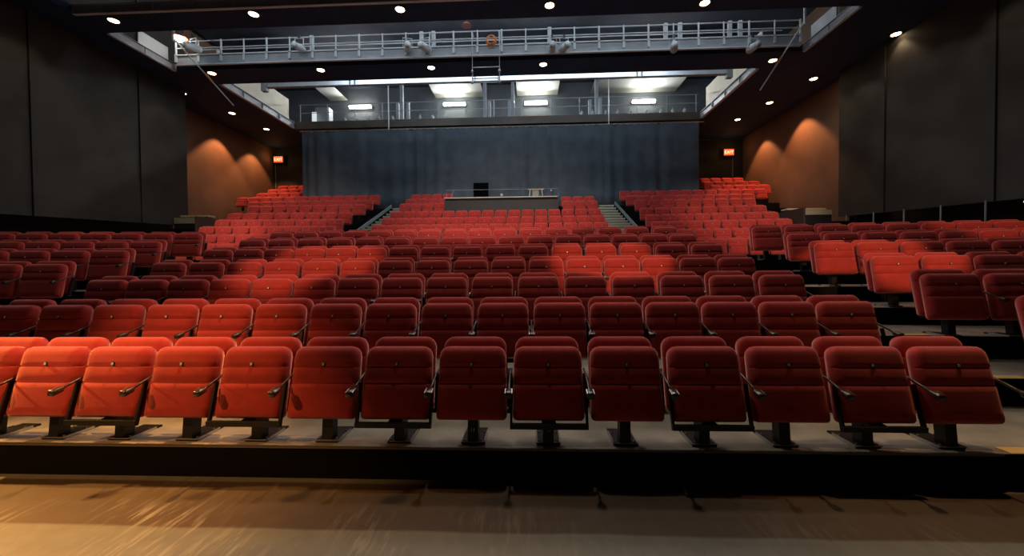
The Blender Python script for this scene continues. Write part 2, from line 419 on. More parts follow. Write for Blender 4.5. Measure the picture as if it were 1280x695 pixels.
for nm,xl,pl,nl,xr,pr,nr in (('e',-6.1,.648,7,5.6,.62,7),('d',-6.15,.648,7,5.62,.612,8),('c',-6.28,.65,8,5.68,.612,8),('b',-6.4,.65,8,5.72,.62,8),('a',-6.46,.672,8,5.75,.63,8)):
    urow(nm,xl,pl,nl,'upper left block',.06,'w',-1)
    urow(nm,xr,pr,nr,'upper right block',.07,'u',1)
for nm,xl,nl,xr,nr in (('f',-6.66,9,6.05,9),('g',-6.66,10,5.88,10),('h',-6.66,12,5.78,12)):
    urow(nm,xl,.65,nl,'rear left block',.0001,'w',-1); urow(nm,xr,.615,nr,'rear right block',.0001,'u',1)
for nm,xl,nl,xr,nr in (('i',-11.45,4,10.75,5),('j',-11.45,4,10.75,5),('k',-11.45,4,11.0,4)):
    urow(nm,xl,.65,nl,'rear left corner',.0001,'w',-1); urow(nm,xr,.63,nr,'rear right corner',.0001,'u',1)
for nm in 'fgh':
    urow(nm,-5.04,.56,4,'rear block left of desk')
    if nm!='h': urow(nm,2.72,.56,3,'rear block right of desk')
SEATS.sort(key=lambda s:s[0])
print('SEATS',len(SEATS))
for s_ in SEATS[:300]:
    put_seat(*s_[1:])
# the farthest seats, beyond the three hundred nearest, as one object
if len(SEATS)>300:
    bm=bmesh.new()
    dat={}
    for key in ('n','f','w','u'):
        r,cs=TREE[key]; dat[key]=[c.data for c,_ in cs if c.name.split('.')[0] in ('seat_pan','backrest','pedestal','armrest')]
    for s_ in SEATS[300:]:
        mw=Matrix.Translation(s_[2])@Matrix.Rotation(s_[3],4,'Z')
        for me in dat[s_[1]]:
            mi={'red_velvet':0,'black_metal':1,'dark_arm_lacquer':1}[me.materials[0].name]
            tmp=bmesh.new(); tmp.from_mesh(me); bmesh.ops.transform(tmp,matrix=mw,verts=tmp.verts)
            for f in tmp.faces: f.material_index=mi
            m2=bpy.data.meshes.new('tmp'); tmp.to_mesh(m2); tmp.free(); bm.from_mesh(m2); bpy.data.meshes.remove(m2)
    me=bpy.data.meshes.new('theatre_seats'); bm.to_mesh(me); bm.free(); me.materials.append(VELVET); me.materials.append(BLACK)
    for p in me.polygons: p.use_smooth=True
    o=bpy.data.objects.new('theatre_seats',me); C.objects.link(o); o['kind']='stuff'
    tag(o,'farthest small red theatre seats in the topmost rear rows by the drape','seats')
for o in protos_all: bpy.data.objects.remove(o)

# row digits on two pedestals of the front row
def text(name,s,loc,size,m,parent=None,rot=(PI/2,0,0),ext=.001):
    cu=bpy.data.curves.new(name,'FONT'); cu.body=s; cu.size=size; cu.extrude=ext; cu.align_x='CENTER'; cu.align_y='CENTER'
    t=bpy.data.objects.new(name,cu); C.objects.link(t)
    dg=bpy.context.evaluated_depsgraph_get(); me=bpy.data.meshes.new_from_object(t.evaluated_get(dg))
    me.materials.clear(); me.materials.append(m)
    bpy.data.objects.remove(t); o=bpy.data.objects.new(name,me); C.objects.link(o); o.location=loc; o.rotation_euler=rot
    if parent: o.parent=parent
    return o
for o in [x for x in C.objects if x.parent is None and x.name.startswith('theatre_seat') and x.get('label','').find('in front row of lower centre')>0]:
    for i,s_ in ((9,'11'),(10,'10')):
        if abs(o.location.x-XS[1][i])<.01:
            text('seat_number',s_,(0,-.024,.105),.036,TAG,[c for c in o.children if c.name.startswith('pedestal')][0])

# ------------------------------------------------------------------ stairs in the two upper aisles
def stairs(x0,x1,label,side):
    t=thing('aisle_stairs',label,'stairs',((x0+x1)/2,13.1,1.75),0,'upper aisle stairs')
    y=13.1; z=1.75; n=0
    seq=[u for u in UP if u[0] in 'edcbaxfgh']
    for a,b in zip(seq,seq[1:]):
        y0=a[1]-.05; y1=b[1]-.05; z0=a[2]; z1=b[2]; h=(z1-z0)/2; d=(y1-y0)/2
        # half-height step standing on each deck
        for q in (0,1):
            ya=y0+d*q+ (d if q==0 else d); 
            zt=z0+h*(q+1); yy=y0+d*(q+1)-.02
            bm=bmesh.new(); box(bm,(x0,yy-.03,zt-.055),(x1,yy+.02+.3,zt+.012),.004)
            o=obj('stair_tread',bm,NOSE,t); o.location=(-t.location.x,-t.location.y,-t.location.z)
            bm=bmesh.new(); box(bm,(x0+.02,yy+.02,zt-h+.012),(x1-.02,yy+.04,zt-.055)); box(bm,(x0+.02,yy+.005,zt-h+.06),(x1-.02,yy+.02,zt-.07))
            o2=obj('stair_riser',bm,STAIR,t); o2.location=o.location
    # sloping pale side board
    bm=bmesh.new(); X=x1+.02 if side>0 else x0-.02
    for X_ in (X-.02,X+.02): pass
    ring=[]
    for X_ in (X-.02,X+.02):
        ring.append([bm.verts.new((X_,a,b)) for a,b in ((13.1,1.76),(20.6,4.82),(20.6,4.97),(13.1,1.93))])
    bm.faces.new(ring[0]); bm.faces.new(ring[1][::-1])
    for i in range(4): bm.faces.new((ring[0][i],ring[0][(i+1)%4],ring[1][(i+1)%4],ring[1][i]))
    o=obj('side_board',bm,mat('side_board_paint',(.26,.32,.33),.6),t); o.location=(-t.location.x,-t.location.y,-t.location.z)
stairs(-5.98,-4.95,'pale stepped stairs in the aisle left of the upper centre seats',-1)
stairs(4.35,5.5,'pale stepped stairs in the aisle right of the upper centre seats',1)

# ------------------------------------------------------------------ walls
ZC=9.45
bm=bmesh.new(); 
def wallseg(bm,x0,x1,ya,yb,za,zb,ztop=13.5):
    vs=[]
    for X_ in (x0,x1):
        vs.append([bm.verts.new((X_,y,z)) for y,z in ((ya,za),(yb,zb),(yb,ztop),(ya,ztop))])
    bm.faces.new(vs[0]); bm.faces.new(vs[1][::-1])
    for i in range(4): bm.faces.new((vs[0][i],vs[0][(i+1)%4],vs[1][(i+1)%4],vs[1][i]))
# near side walls hang in tall boards, each turned a little
for side,nm in ((-1,'left'),(1,'right')):
    ys=[-8,-3.5,1,5.2,7.6,9.7,11.5,13.2,14.9,17.0]
    for a,b in zip(ys,ys[1:]):
        q=lambda y:3.1+.055*(y-8)
        bm=bmesh.new(); off=.05*((ys.index(a))%2)
        wallseg(bm,side*(13.8+off),side*(14.0+off),a,b-.012,q(a) if a>5 else 0,q(b) if a>5 else 0)
        o=struct('wall_'+nm,bm,WALLD)
    bm=bmesh.new(); box(bm,(side*14.7,5,0),(side*14.9,17.2,4.4)); struct('wall_'+nm,bm,VOID)
    XO=15.3 if side<0 else 14.25
    bm=bmesh.new(); box(bm,(side*XO,17.0,0),(side*(XO+.2),25.4,13.5)); struct('wall_'+nm,bm,WALLO)
bm=bmesh.new(); box(bm,(-15.3,25.2,0),(15,25.4,9.4)); struct('wall_back',bm,WALLD)
bm=bmesh.new(); box(bm,(-15,25.6,9.4),(15,25.8,13.5)); struct('wall_back',bm,mat('grey_gallery_wall',(.17,.19,.21),.8,var=.15,vscale=1))
bm=bmesh.new(); box(bm,(-15,-8.2,0),(15,-8,13.5)); struct('wall_stage',bm,VOID)

# ------------------------------------------------------------------ ceiling with long openings
XA,XB=-12.65,11.25      # first opening
XC,XD=-11.75,10.25
O0=(9.3,11.75); O1=(12.75,15.25); O2=(16.45,21.6)
bm=bmesh.new()
def slab(x0,x1,y0,y1): box(bm,(x0,y0,ZC),(x1,y1,ZC+.25))
slab(-14.9,14.9,-8,O0[0]); slab(-14.9,XA,O0[0],O1[1]); slab(XB,14.9,O0[0],O1[1])
slab(XA,XB,O0[1],O1[0]); slab(-14.9,14.9,O1[1],O2[0]); slab(-15.4,XC,O2[0],25.2); slab(XD,14.9,O2[0],25.2)
struct('ceiling',bm,BLK)
bm=bmesh.new(); box(bm,(-15,-8,13.3),(15,25.8,13.5)); struct('ceiling_roof',bm,mat('navy_roof',(.05,.065,.10),.8,var=.3,vscale=1))
# gallery floor behind the drape
bm=bmesh.new(); box(bm,(XC,21.7,ZC-.05),(XD,25.6,ZC+.35)); struct('floor_gallery',bm,mat('brown_gallery_edge',(.075,.058,.046),.6,var=.3,vscale=1))
# steel edges of the openings
def edge(name,p,q,label,h=.26,wd=.10):
    t=thing(name,label,'beam',p,0,'grey steel edge beams of the ceiling openings')
    p=Vector(p);q=Vector(q)
    bm=bmesh.new(); bar(bm,(0,0,h/2),q-p+Vector((0,0,h/2)),.02,h); obj('web',bm,GREYPAINT,t)
    bm=bmesh.new(); bar(bm,(0,0,0),q-p,wd,.02); obj('lower_flange',bm,LIGHTPAINT,t)
    bm=bmesh.new(); bar(bm,(0,0,h),q-p+Vector((0,0,h)),wd,.02); obj('upper_flange',bm,GREYPAINT,t)
    L=(q-p).length; n=max(2,int(L/1.2)); 
    for i in range(n+1):
        c=(q-p)*(i/n); bm=bmesh.new()
        dn=(q-p).normalized()
        bar(bm,c+Vector((0,0,.01)),c+Vector((0,0,h-.01)),wd*.9,.02,(dn.x,dn.y,0)); obj('stiffener',bm,GREYPAINT,t)
zE=ZC-.03
edge('edge_beam',(XA,O1[0],zE),(XA,O1[1],zE),'grey steel edge beam along the left end of the catwalk opening')
edge('edge_beam',(XB,O1[0],zE),(XB,O1[1],zE),'grey steel edge beam along the right end of the catwalk opening')
edge('edge_beam',(XC,O2[0],zE),(XC,O2[1],zE),'grey steel edge beam left of the gallery opening above the drape',.32,.14)
edge('edge_beam',(XD,O2[0],zE),(XD,O2[1],zE),'grey steel edge beam right of the gallery opening above the drape',.32,.14)
edge('edge_beam',(XA,O0[1],zE),(XB,O0[1],zE),'pale steel beam at the top left edge of picture, nearest ceiling opening')
# cream boards beside the openings
for x,yA,yB,l in ((XC-.25,O2[0]+.1,O2[1],'cream upstand board left of gallery opening'),(XD+.25,O2[0]+.1,O2[1],'cream upstand board right of gallery opening'),(XA-.2,O1[0]+1.2,O1[1]-.1,'white end board at the left end of the catwalk'),(XB+.2,O1[0]+1.2,O1[1]-.1,'white end board at the right end of the catwalk')):
    hh=1.25 if 'cream' in l else .55
    o=boxobj('upstand_board',(x-.02,yA,ZC+.25),(x+.02,yB,ZC+.3+hh),CREAM if 'cream' in l else LIGHTPAINT); tag(o,l,'board')

# ------------------------------------------------------------------ first catwalk
def catwalk():
    Yc=14.95; xa=XA+.35; xb=XB-.35; zb=ZC+.02
    t=thing('catwalk','long grey steel catwalk with railings crossing the ceiling','catwalk',(0,Yc,zb))
    L=lambda x,y,z:(x,y-Yc,z-zb)
    bm=bmesh.new(); box(bm,L(xa,Yc-.02,zb),L(xb,Yc+.02,zb+.38)); obj('fascia',bm,GREYPAINT,t)
    bm=bmesh.new(); box(bm,L(xa,Yc-.09,zb-.02),L(xb,Yc+.0,zb+.02)); obj('lower_flange',bm,LIGHTPAINT,t)
    bm=bmesh.new(); box(bm,L(xa,Yc-.07,zb+.36),L(xb,Yc+.0,zb+.40)); obj('upper_flange',bm,LIGHTPAINT,t)
    bm=bmesh.new(); box(bm,L(xa,Yc+.05,zb+.3),L(xb,Yc+1.0,zb+.34)); obj('deck',bm,DARKSTEEL,t)
    for yy,nm in ((Yc-.02,'near'),(Yc+1.0,'far')):
        for h in ((.42,.68) if nm=='near' else (.42,.92)):
            bm=bmesh.new(); tube(bm,[L(xa,yy,zb+.38+h-.15),L(xb,yy,zb+.38+h-.15)],.022); obj('rail',bm,LIGHTPAINT,t)
    n=26
    for i in range(n+1):
        x=xa+(xb-xa)*i/n
        bm=bmesh.new(); tube(bm,[L(x,Yc-.03,zb+.15),L(x,Yc-.03,zb+.94)],.026 if i%2 else .034); bar(bm,L(x,Yc-.05,zb+.12),L(x,Yc-.05,zb+.42),.08,.04,(0,1,0)); obj('rail_post',bm,LIGHTPAINT,t)
catwalk()
# stage lamps on the catwalk
def lamp(loc,rot,label,m=GREYPAINT,s=1.0,group='stage lamps on the catwalk'):
    t=thing('stage_light',label,'stage light',loc,rot,group)
    bm=bmesh.new(); tube(bm,[(0,.22*s,.02*s),(0,.20*s,.02*s),(0,.02*s,0),(0,-.20*s,-.05*s),(0,-.26*s,-.06*s)],[.06*s,.10*s,.11*s,.085*s,.10*s],12); obj('housing',bm,m,t,True)
    bm=bmesh.new(); bar(bm,(-.13*s,0,0),(-.13*s,0,.26*s),.012,.04,(0,1,0)); bar(bm,(.13*s,0,0),(.13*s,0,.26*s),.012,.04,(0,1,0)); bar(bm,(-.136*s,0,.26*s),(.136*s,0,.26*s),.04,.012); obj('yoke',bm,m,t)
    bm=bmesh.new(); box(bm,(-.03*s,-.03*s,.26*s),(.03*s,.03*s,.36*s),.004); obj('clamp',bm,DARKSTEEL,t)
names=['far left end of','left part of','left middle of','middle of','right of the middle of','right middle of','right part of','far right end of']
for i,px in enumerate((243,375,510,532,690,705,842,940)):
    p=at(px,60,Y=14.75)
    lamp((p.x,p.y-.05,p.z),.3*(i%3-1),'pale grey stage light clamped at the %s the catwalk'%names[i],LIGHTPAINT,1.25)
# tall control boxes on the rail
for i,px in enumerate((390,527,542,687,832,850,912,925)):
    p=at(px,56,Y=15.05)
    o=boxobj('dimmer_box',(p.x-.07,p.y-.05,ZC+.42),(p.x+.07,p.y+.05,ZC+1.05),LIGHTPAINT,None,.01)
    tag(o,'tall pale box on catwalk railing, %s from left'%ORD[i],'box','tall pale boxes on catwalk railing')
# hanging ladder frame, coil, red reflector
def ladder():
    a=at(590,40,Y=14.7); b=at(624,40,Y=14.7); zlo=at(607,104,Y=14.7).z
    t=thing('hanging_ladder','steel access ladder hanging below the middle of the catwalk','ladder',(a.x,14.7,zlo))
    wd=b.x-a.x
    for x in (0,wd):
        bm=bmesh.new(); tube(bm,[(x,0,0),(x,0,a.z-zlo),(x,.3,a.z-zlo)],.03); obj('stile',bm,LIGHTPAINT,t)
    for py in (84,98,103):
        z=at(607,py,Y=14.7).z-zlo
        bm=bmesh.new(); tube(bm,[(0,0,z),(wd,0,z)],.02); obj('rung',bm,LIGHTPAINT,t)
    for x in (0,wd):
        for z in (.02,.42):
            bm=bmesh.new(); bmesh.ops.create_uvsphere(bm,u_segments=10,v_segments=6,radius=.055,matrix=Matrix.Translation((x,-.03,z))); obj('coupler',bm,CHROME,t,True)
ladder()
p=at(614,50,Y=14.8); bm=bmesh.new()
for k in range(3): tube(bm,[(p.x+(.19-.02*k)*math.cos(a),14.83-.03*k,p.z+(.19-.02*k)*math.sin(a)) for a in [2*PI*i/24 for i in range(24)]],.018,6,True)
tube(bm,[(p.x-.17,14.77,p.z+.02),(p.x+.17,14.77,p.z+.03)],.012,6); o=obj('cable_coil',bm,ORANGE,None,True); tag(o,'orange cable coiled on the catwalk railing by the ladder','cable')
p=at(583,31,Y=15.6); bm=bmesh.new(); bmesh.ops.create_cone(bm,cap_ends=True,segments=24,radius1=.20,radius2=.12,depth=.10,matrix=Matrix.Translation((p.x,p.y,p.z))); tube(bm,[(p.x,p.y,p.z+.04),(p.x,p.y,13.3)],.012,6)
o=obj('pendant_shade',bm,mat('dull_red_shade',(.35,.09,.07),.5)); tag(o,'small dull red round shade hanging above the catwalk','lamp shade')
# dark pipes in the opening before the catwalk
for i,(yy,zz,l) in enumerate(((13.6,10.55,'thin dark pipe across the opening in front of the catwalk, lower'),(14.1,11.2,'thin dark pipe across the opening in front of the catwalk, upper'))):
    bm=bmesh.new(); tube(bm,[(XA+.2,yy,zz),(XB-.2,yy,zz)],.03); o=obj('rigging_pipe',bm,DARKSTEEL); tag(o,l,'pipe')
# slanting booms left and right
for (a,b,l) in (((217,48),(292,132),'slanting thin boom pipe hanging at the left end of catwalk'),((1006,26),(950,113),'slanting thin boom pipe hanging at the right end of catwalk')):
    p=at(*a,Y=14.4); q=at(*b,Y=15.6); t=thing('boom_pipe',l,'pipe',p,0,'slanting boom pipes')
    bm=bmesh.new(); tube(bm,[(0,0,0),(q-p)],.025); obj('pipe',bm,LIGHTPAINT,t)
    bm=bmesh.new(); tube(bm,[(q-p)*.5,(q-p)*.62],.04); obj('orange_lit_part',bm,mat('orange_light_tint',(.7,.3,.12),.5),t)  # orange light falling on the pipe, put in as a coloured length
    bm=bmesh.new(); bar(bm,(-.0,0,-.1),(0,0,.7),.06,.06,(0,1,0)); obj('hanger',bm,LIGHTPAINT,t)

# ------------------------------------------------------------------ second beam (in front of the gallery)
def ibeam():
    a=at(330,106,Y=17.4); b=at(915,98,Y=17.4)
    t=thing('truss_beam','long pale steel beam spanning the opening before the gallery','beam',(0,17.4,a.z-.15))
    za=0; x0,x1=a.x,b.x
    bm=bmesh.new(); box(bm,(x0,-.01,.02),(x1,.01,.28)); obj('web',bm,LIGHTPAINT,t)
    bm=bmesh.new(); box(bm,(x0,-.09,0),(x1,.09,.025)); obj('lower_flange',bm,GREYPAINT,t)
    bm=bmesh.new(); box(bm,(x0,-.09,.28),(x1,.09,.305)); obj('upper_flange',bm,LIGHTPAINT,t)
    for px in (438,444,594,623,796,802):
        x=at(px,104,Y=17.4).x
        bm=bmesh.new(); box(bm,(x-.02,-.10,-.02),(x+.02,-.02,.27)); obj('clip',bm,DARKSTEEL,t)
    for px in (331,911):
        x=at(px,104,Y=17.4).x
        bm=bmesh.new(); box(bm,(x-.12,-.1,-.15),(x+.12,.1,1.2)); obj('end_plate',bm,GREYPAINT,t)
    return a.z-.15
ZB=ibeam()

# ------------------------------------------------------------------ drape, its pipe and the vertical pipes
YD=21.35
xL=at(378,200,Y=YD).x; xR=at(874,200,Y=YD).x; zT=at(626,159,Y=YD).z
bm=bmesh.new(); n=420; cols=[]
for i in range(n+1):
    u=i/n; x=xL+(xR-xL)*u
    ph=u*2*PI*30+1.6*math.sin(u*17)+1.1*math.sin(u*41)
    amp=.04+.03*math.sin(u*23+1)
    col=[]
    for j in range(7):
        v=j/6; z=4.86+(zT-4.86)*v
        col.append(bm.verts.new((x+.02*math.sin(ph*.5),YD+amp*(1.15-.4*v)*math.sin(ph+.5*v*math.sin(u*9)) + .03*math.sin(u*120),z)))
    cols.append(col)
for i in range(n):
    for j in range(6): bm.faces.new((cols[i][j],cols[i+1][j],cols[i+1][j+1],cols[i][j+1]))
o=obj('stage_drape',bm,CURT,None,True); md=o.modifiers.new('thick','SOLIDIFY'); md.thickness=.012
tag(o,'wide blue grey pleated drape hanging across the back of the hall','curtain')
bm=bmesh.new(); tube(bm,[(xL-.1,YD,zT+.03),(xR+.25,YD,zT+.03)],.03); 
o=obj('curtain_pipe',bm,CHROME); tag(o,'long metal pipe along the top of the drape','pipe')
bm=bmesh.new()
for k in range(60):
    x=xL+(xR-xL)*(k+.5)/60; box(bm,(x-.03,YD-.05,zT-.03),(x+.03+.05*random.random(),YD+.05,zT+.045))
ties=obj('drape_tie',bm,mat('tan_ties',(.5,.38,.28),.7),o); ties['kind']='stuff'
for px,l in ((486,'thin pale vertical pipe above the left part of the drape'),(761,'thin pale vertical pipe above the right part of the drape')):
    a=at(px,160,Y=YD-.2); bm=bmesh.new(); tube(bm,[(a.x,YD-.2,zT-.05),(a.x,YD-.2,13.3)],.028); o=obj('vertical_pipe',bm,LIGHTPAINT); tag(o,l,'pipe')

# ------------------------------------------------------------------ gallery
def railing():
    y=21.8; t=thing('gallery_railing','thin grey railing along the gallery edge above the drape','railing',(0,y,ZC+.35))
    for h in (.95,.5):
        bm=bmesh.new(); tube(bm,[(XC+.2,0,h),(XD-.1,0,h)],.018); obj('rail',bm,GREYPAINT,t)
    for i in range(15):
        x=XC+.3+(XD-XC-.5)*i/14
        bm=bmesh.new(); tube(bm,[(x,0,0),(x,0,.96)],.02); obj('rail_post',bm,GREYPAINT,t)
railing()
TL=['leftmost','second from left','third from left','rightmost']
for i,(px,py) in enumerate(((450,133.5),(568,130),(670,128.5),(805,126.5))):
    p=at(px,py,Y=25.3)
    t=thing('tube_light','bright white fluorescent tube on gallery wall, %s of four'%TL[i],'light',(p.x,25.35,p.z),0,'fluorescent tubes on the gallery wall')
    bm=bmesh.new(); tube(bm,[(-.68,-.04,0),(.68,-.04,0)],.10,10); obj('tube',bm,TUBE,t,True)
    bm=bmesh.new(); box(bm,(-.72,.04,-.09),(.72,.22,.09),.01); obj('fitting',bm,LIGHTPAINT,t)
    area('tube_glow',(p.x,25.0,p.z),(p.x,20,p.z-.3),150,(.95,.97,1),1.3,.15)
# lowered ceiling boards lit by the tubes
for px0,px1,i in ((535,600,0),(645,700,1),(745,860,2),(392,415,3)):
    a=at(px0,115,Y=23.5); b=at(px1,115,Y=23.5)
    bm=bmesh.new(); box(bm,(a.x,22.6,12.55),(b.x,25.55,12.62)); o=obj('ceiling_board',bm,mat('pale_board',(.38,.40,.36),.8),None)
    tag(o,'pale ceiling board lit by a tube, %s over the gallery'%(('left of the middle','right of the middle','at the right','at far left')[i]),'board')
# gallery columns
for i,px in enumerate((502,606,641,746)):
    a=at(px,130,Y=23); o=boxobj('gallery_column',(a.x-.09,22.95,ZC+.35),(a.x+.09,23.15,13.3),GREYPAINT,None,.01)
    tag(o,'grey steel column in the gallery, %s of four'%TL[i],'column','steel columns in the gallery')
# small equipment on the gallery floor: lamps on trestle feet
for i,px in enumerate((431,445,459,474,491,525,541,556,727,741,757,772,788,809,826,841,856)):
    a=at(px,148,Y=22.1)
    t=thing('floor_lamp','small white lamp on splayed feet on the gallery edge, %s from the left'%(ORD[i] if i<16 else 'seventeenth'),'lamp',(a.x,22.15,ZC+.35),.2*(i%3-1),'small white lamps along the gallery edge')
    bm=bmesh.new()
    for s_ in (-1,1): bar(bm,(s_*.17,0,0),(s_*.03,0,.20),.025,.03,(0,1,0)); 
    bar(bm,(0,-.15,0),(0,0,.2),.025,.03,(1,0,0)); obj('feet',bm,LIGHTPAINT,t)
    bm=bmesh.new(); tube(bm,[(0,.08,.24),(0,0,.25),(0,-.10,.27)],[.05,.07,.055],10); obj('head',bm,LIGHTPAINT,t,True)
    bm=bmesh.new(); tube(bm,[(0,0,.2),(0,0,.40+.05*(i%2))],.012,6); obj('stem',bm,LIGHTPAINT,t)
# cabinet and monitors in the gallery
a=at(394,148,Y=23.5); b=at(411,134,Y=23.5)
o=boxobj('equipment_rack',(a.x,23.5,ZC+.35),(b.x,24.0,b.z),GREYPAINT,None,.01); tag(o,'grey equipment rack at the left end of the gallery','rack')
a=at(390,151,Y=23.2); b=at(395,140,Y=23.2)
o=boxobj('lit_panel',(a.x,23.2,ZC+.35),(b.x,23.26,b.z),mat('panel_glow',(.8,.9,.9),.4,emit=(.8,.9,.9),es=.7)); tag(o,'small bright panel beside the grey rack in the gallery','panel')
a=at(655,148,Y=22.4); b=at(682,144,Y=22.4)
o=boxobj('work_bench',(a.x,22.4,ZC+.35),(b.x,22.9,b.z),mat('salmon_board',(.75,.30,.18),.6),None,.01); tag(o,'salmon coloured bench board under the third tube on the gallery','bench')
for i,(px,py0,py1) in enumerate(((497,145,128),(510,148,128),(612,148,126),(637,148,125),(738,148,124),(751,138,122))):
    a=at(px,py0,Y=22.6); b=at(px,py1,Y=22.6)
    o=boxobj('tall_case',(a.x-.09,22.6,ZC+.35),(a.x+.07,22.8,b.z),GREYPAINT,None,.012); tag(o,'slim tall grey case standing in gallery, %s from left'%ORD[i],'case','slim tall cases in the gallery')

# ------------------------------------------------------------------ ceiling downlights
DL=[(142,25),(119,68),(317,17),(500,11),(687,6),(881,3),(1120,42),(265,91),(401,87),(539,84),(679,80),(966,75),(228,116),(290,141),(333,161),(1017,98),(962,128),(922,149)]
DN=['top left over the wall','left wall below the topmost lamp','left end of the front row of lamps','left middle of front lamp row','right middle of front lamp row','right end of the front lamp row','right side, nearest','left end of second row','second in second row','third in second row','fourth in the second row','right end of second row','left side above the orange scallops','left side near the drape','left side beside the drape corner','right side, above the wall scallops','right side near the drape','right side beside the drape corner']
for i,(px,py) in enumerate(DL):
    p=at(px,py,Z=ZC)
    t=thing('downlight','round warm ceiling downlight, '+DN[i],'ceiling light',(p.x,p.y,ZC),0,'round warm downlights in the ceiling')
    bm=bmesh.new(); bmesh.ops.create_cone(bm,cap_ends=True,segments=20,radius1=.13,radius2=.13,depth=.015,matrix=Matrix.Translation((0,0,-.02))); obj('lens',bm,BULB,t)
    bm=bmesh.new(); tube(bm,[(.165*math.cos(a),.165*math.sin(a),-.015) for a in [2*PI*k/24 for k in range(24)]],.022,6,True); obj('trim_ring',bm,DARKSTEEL,t,True)
    spot('downlight_beam',(p.x,p.y,ZC-.06),(p.x,p.y,0),38,TUNG,100,.6,.06)
# wall washers giving the scallops
for side in (-1,1):
    XO=15.3 if side<0 else 14.25; q=.9 if side<0 else 0
    for yy,wt in ((19.7+q,420),(22.9+q*.4,330)):
        spot('wall_washer',(side*(XO-.85),yy,9.38),(side*(XO-.80),yy,5.0),wt*1.5,(1,.42,.17),92,.35,.06)
    for yy,wt in ((15.8,26),(11.2,22)):
        spot('wall_washer',(side*12.9,yy,9.38),(side*12.95,yy,5),wt*1.6,(.9,.78,.58),92,.5,.1)
# bright lamp at the left end of the catwalk
p=at(225,49,Y=14.6)
t=thing('flood_lamp','bright lamp at left end of the catwalk','lamp',(p.x,p.y,p.z))
bm=bmesh.new(); bmesh.ops.create_uvsphere(bm,u_segments=16,v_segments=10,radius=.12); obj('bulb',bm,mat('hot_bulb',(1,1,1),.4,emit=(1,.95,.85),es=30),t,True)
bm=bmesh.new(); bmesh.ops.create_cone(bm,cap_ends=False,segments=20,radius1=.24,radius2=.12,depth=.14,matrix=Matrix.Translation((0,0,.12))); obj('shade',bm,mat('rusty_shade',(.3,.1,.06),.5),t,True)
bm=bmesh.new(); tube(bm,[(0,0,.17),(0,0,1.5)],.02,6); obj('stem',bm,DARKSTEEL,t)
area('catwalk_light',(0,14.2,12.6),(0,15,10),200,(.8,.9,1),18,.5)
area('opening_light',(0,18.6,12.4),(0,18.3,9.6),50,(.85,.92,1),16,.5)

# ------------------------------------------------------------------ exit signs
for px,py,l in ((348,199.5,'red lit exit sign on the back wall left of the drape'),(911,190.5,'red lit exit sign on the back wall right of the drape')):
    p=at(px,py,Y=25.0)
    t=thing('exit_sign',l,'sign',(p.x,25.0,p.z),0,'red exit signs')
    boxobj('housing',(-.34,-.02,-.23),(.34,.16,.23),mat('sign_housing',(.15,.02,.015),.5),t,.01)
    boxobj('face',(-.29,-.03,-.17),(.29,-.02,.19),EXITM,t)
    tx=text('letters','EXIT',(0,-.035,.0),.26,EXITL,t)
    o=boxobj('wall_conduit',(p.x-.32*(1 if px<600 else -1)-.012,25.17,6.0),(p.x-.32*(1 if px<600 else -1)+.012,25.199,p.z-.23),GREYPAINT); tag(o,'thin grey conduit below the %s exit sign'%('left' if px<600 else 'right'),'pipe')
    l_=bpy.data.lights.new('exit_glow','POINT'); l_.energy=3; l_.color=(1,.6,.2); l_.shadow_soft_size=.1
    lo=bpy.data.objects.new('exit_glow',l_); C.objects.link(lo); lo.location=(p.x,24.6,p.z+.1)

# ------------------------------------------------------------------ control desk
YB=18.75
bL=at(556,250,Y=YB).x; bR=at(698,250,Y=YB).x; zD=at(627,246.5,Y=YB).z
t=thing('control_desk','long dark control desk in front of the drape','desk',((bL+bR)/2,YB,3.66))
hwd=(bR-bL)/2; hd=zD-3.66
bm=bmesh.new(); vs=[[],[]]
for s_,X_ in ((0,-hwd),(1,hwd)):
    for y,z in ((0,.25),(-.02,hd-.16),(.06,hd-.06),(.10,hd-.03),(.3,hd-.03),(.3,.25)): vs[s_].append(bm.verts.new((X_,y,z)))
bm.faces.new(vs[0]); bm.faces.new(vs[1][::-1])
for i in range(6): bm.faces.new((vs[0][i],vs[0][(i+1)%6],vs[1][(i+1)%6],vs[1][i]))
obj('front_panel',bm,WOODB,t)
boxobj('desk_top',(-hwd-.02,-.04,hd-.03),(hwd-.05,1.2,hd+.02),DESK,t,.006)
for x in (-hwd+.1,0,hwd-.1):
    boxobj('support',(x-.05,1.0,.36),(x+.05,1.1,hd-.03),BLACK,t)
bm=bmesh.new(); zr=at(627,237,Y=YB+.2).z-3.66
tube(bm,[(-hwd+.05,.15,hd),(-hwd+.05,.15,zr),(hwd+.0,.15,zr),(hwd,.15,hd)],.008,6); obj('guard_rail',bm,GREYPAINT,t)
a=at(592,246,Y=YB+.35); b=at(610.5,229,Y=YB+.35)
t=thing('monitor','square black monitor standing on the control desk','monitor',((a.x+b.x)/2,YB+.35,zD+.022))
boxobj('screen',(-(b.x-a.x)/2,-.03,.02),((b.x-a.x)/2,.03,b.z-zD),MONB,t,.004)
boxobj('foot',(-.14,-.08,0),(.14,.10,.02),MONB,t,.004)
p=at(627,243,Y=YB+.3)
t=thing('desk_lamp','small white lamp on the middle of the control desk','lamp',(p.x,YB+.3,zD+.022))
bm=bmesh.new(); tube(bm,[(0,0,0),(0,0,.03),(0,0,.05)],[.07,.07,.02],12); obj('base',bm,LIGHTPAINT,t,True)
bm=bmesh.new(); tube(bm,[(0,0,.05),(0,0,.12)],.015,8); obj('stem',bm,LIGHTPAINT,t)
bm=bmesh.new(); tube(bm,[(0,0,.11),(0,0,.16),(0,0,.20)],[.07,.065,.03],12); obj('shade',bm,LIGHTPAINT,t,True)
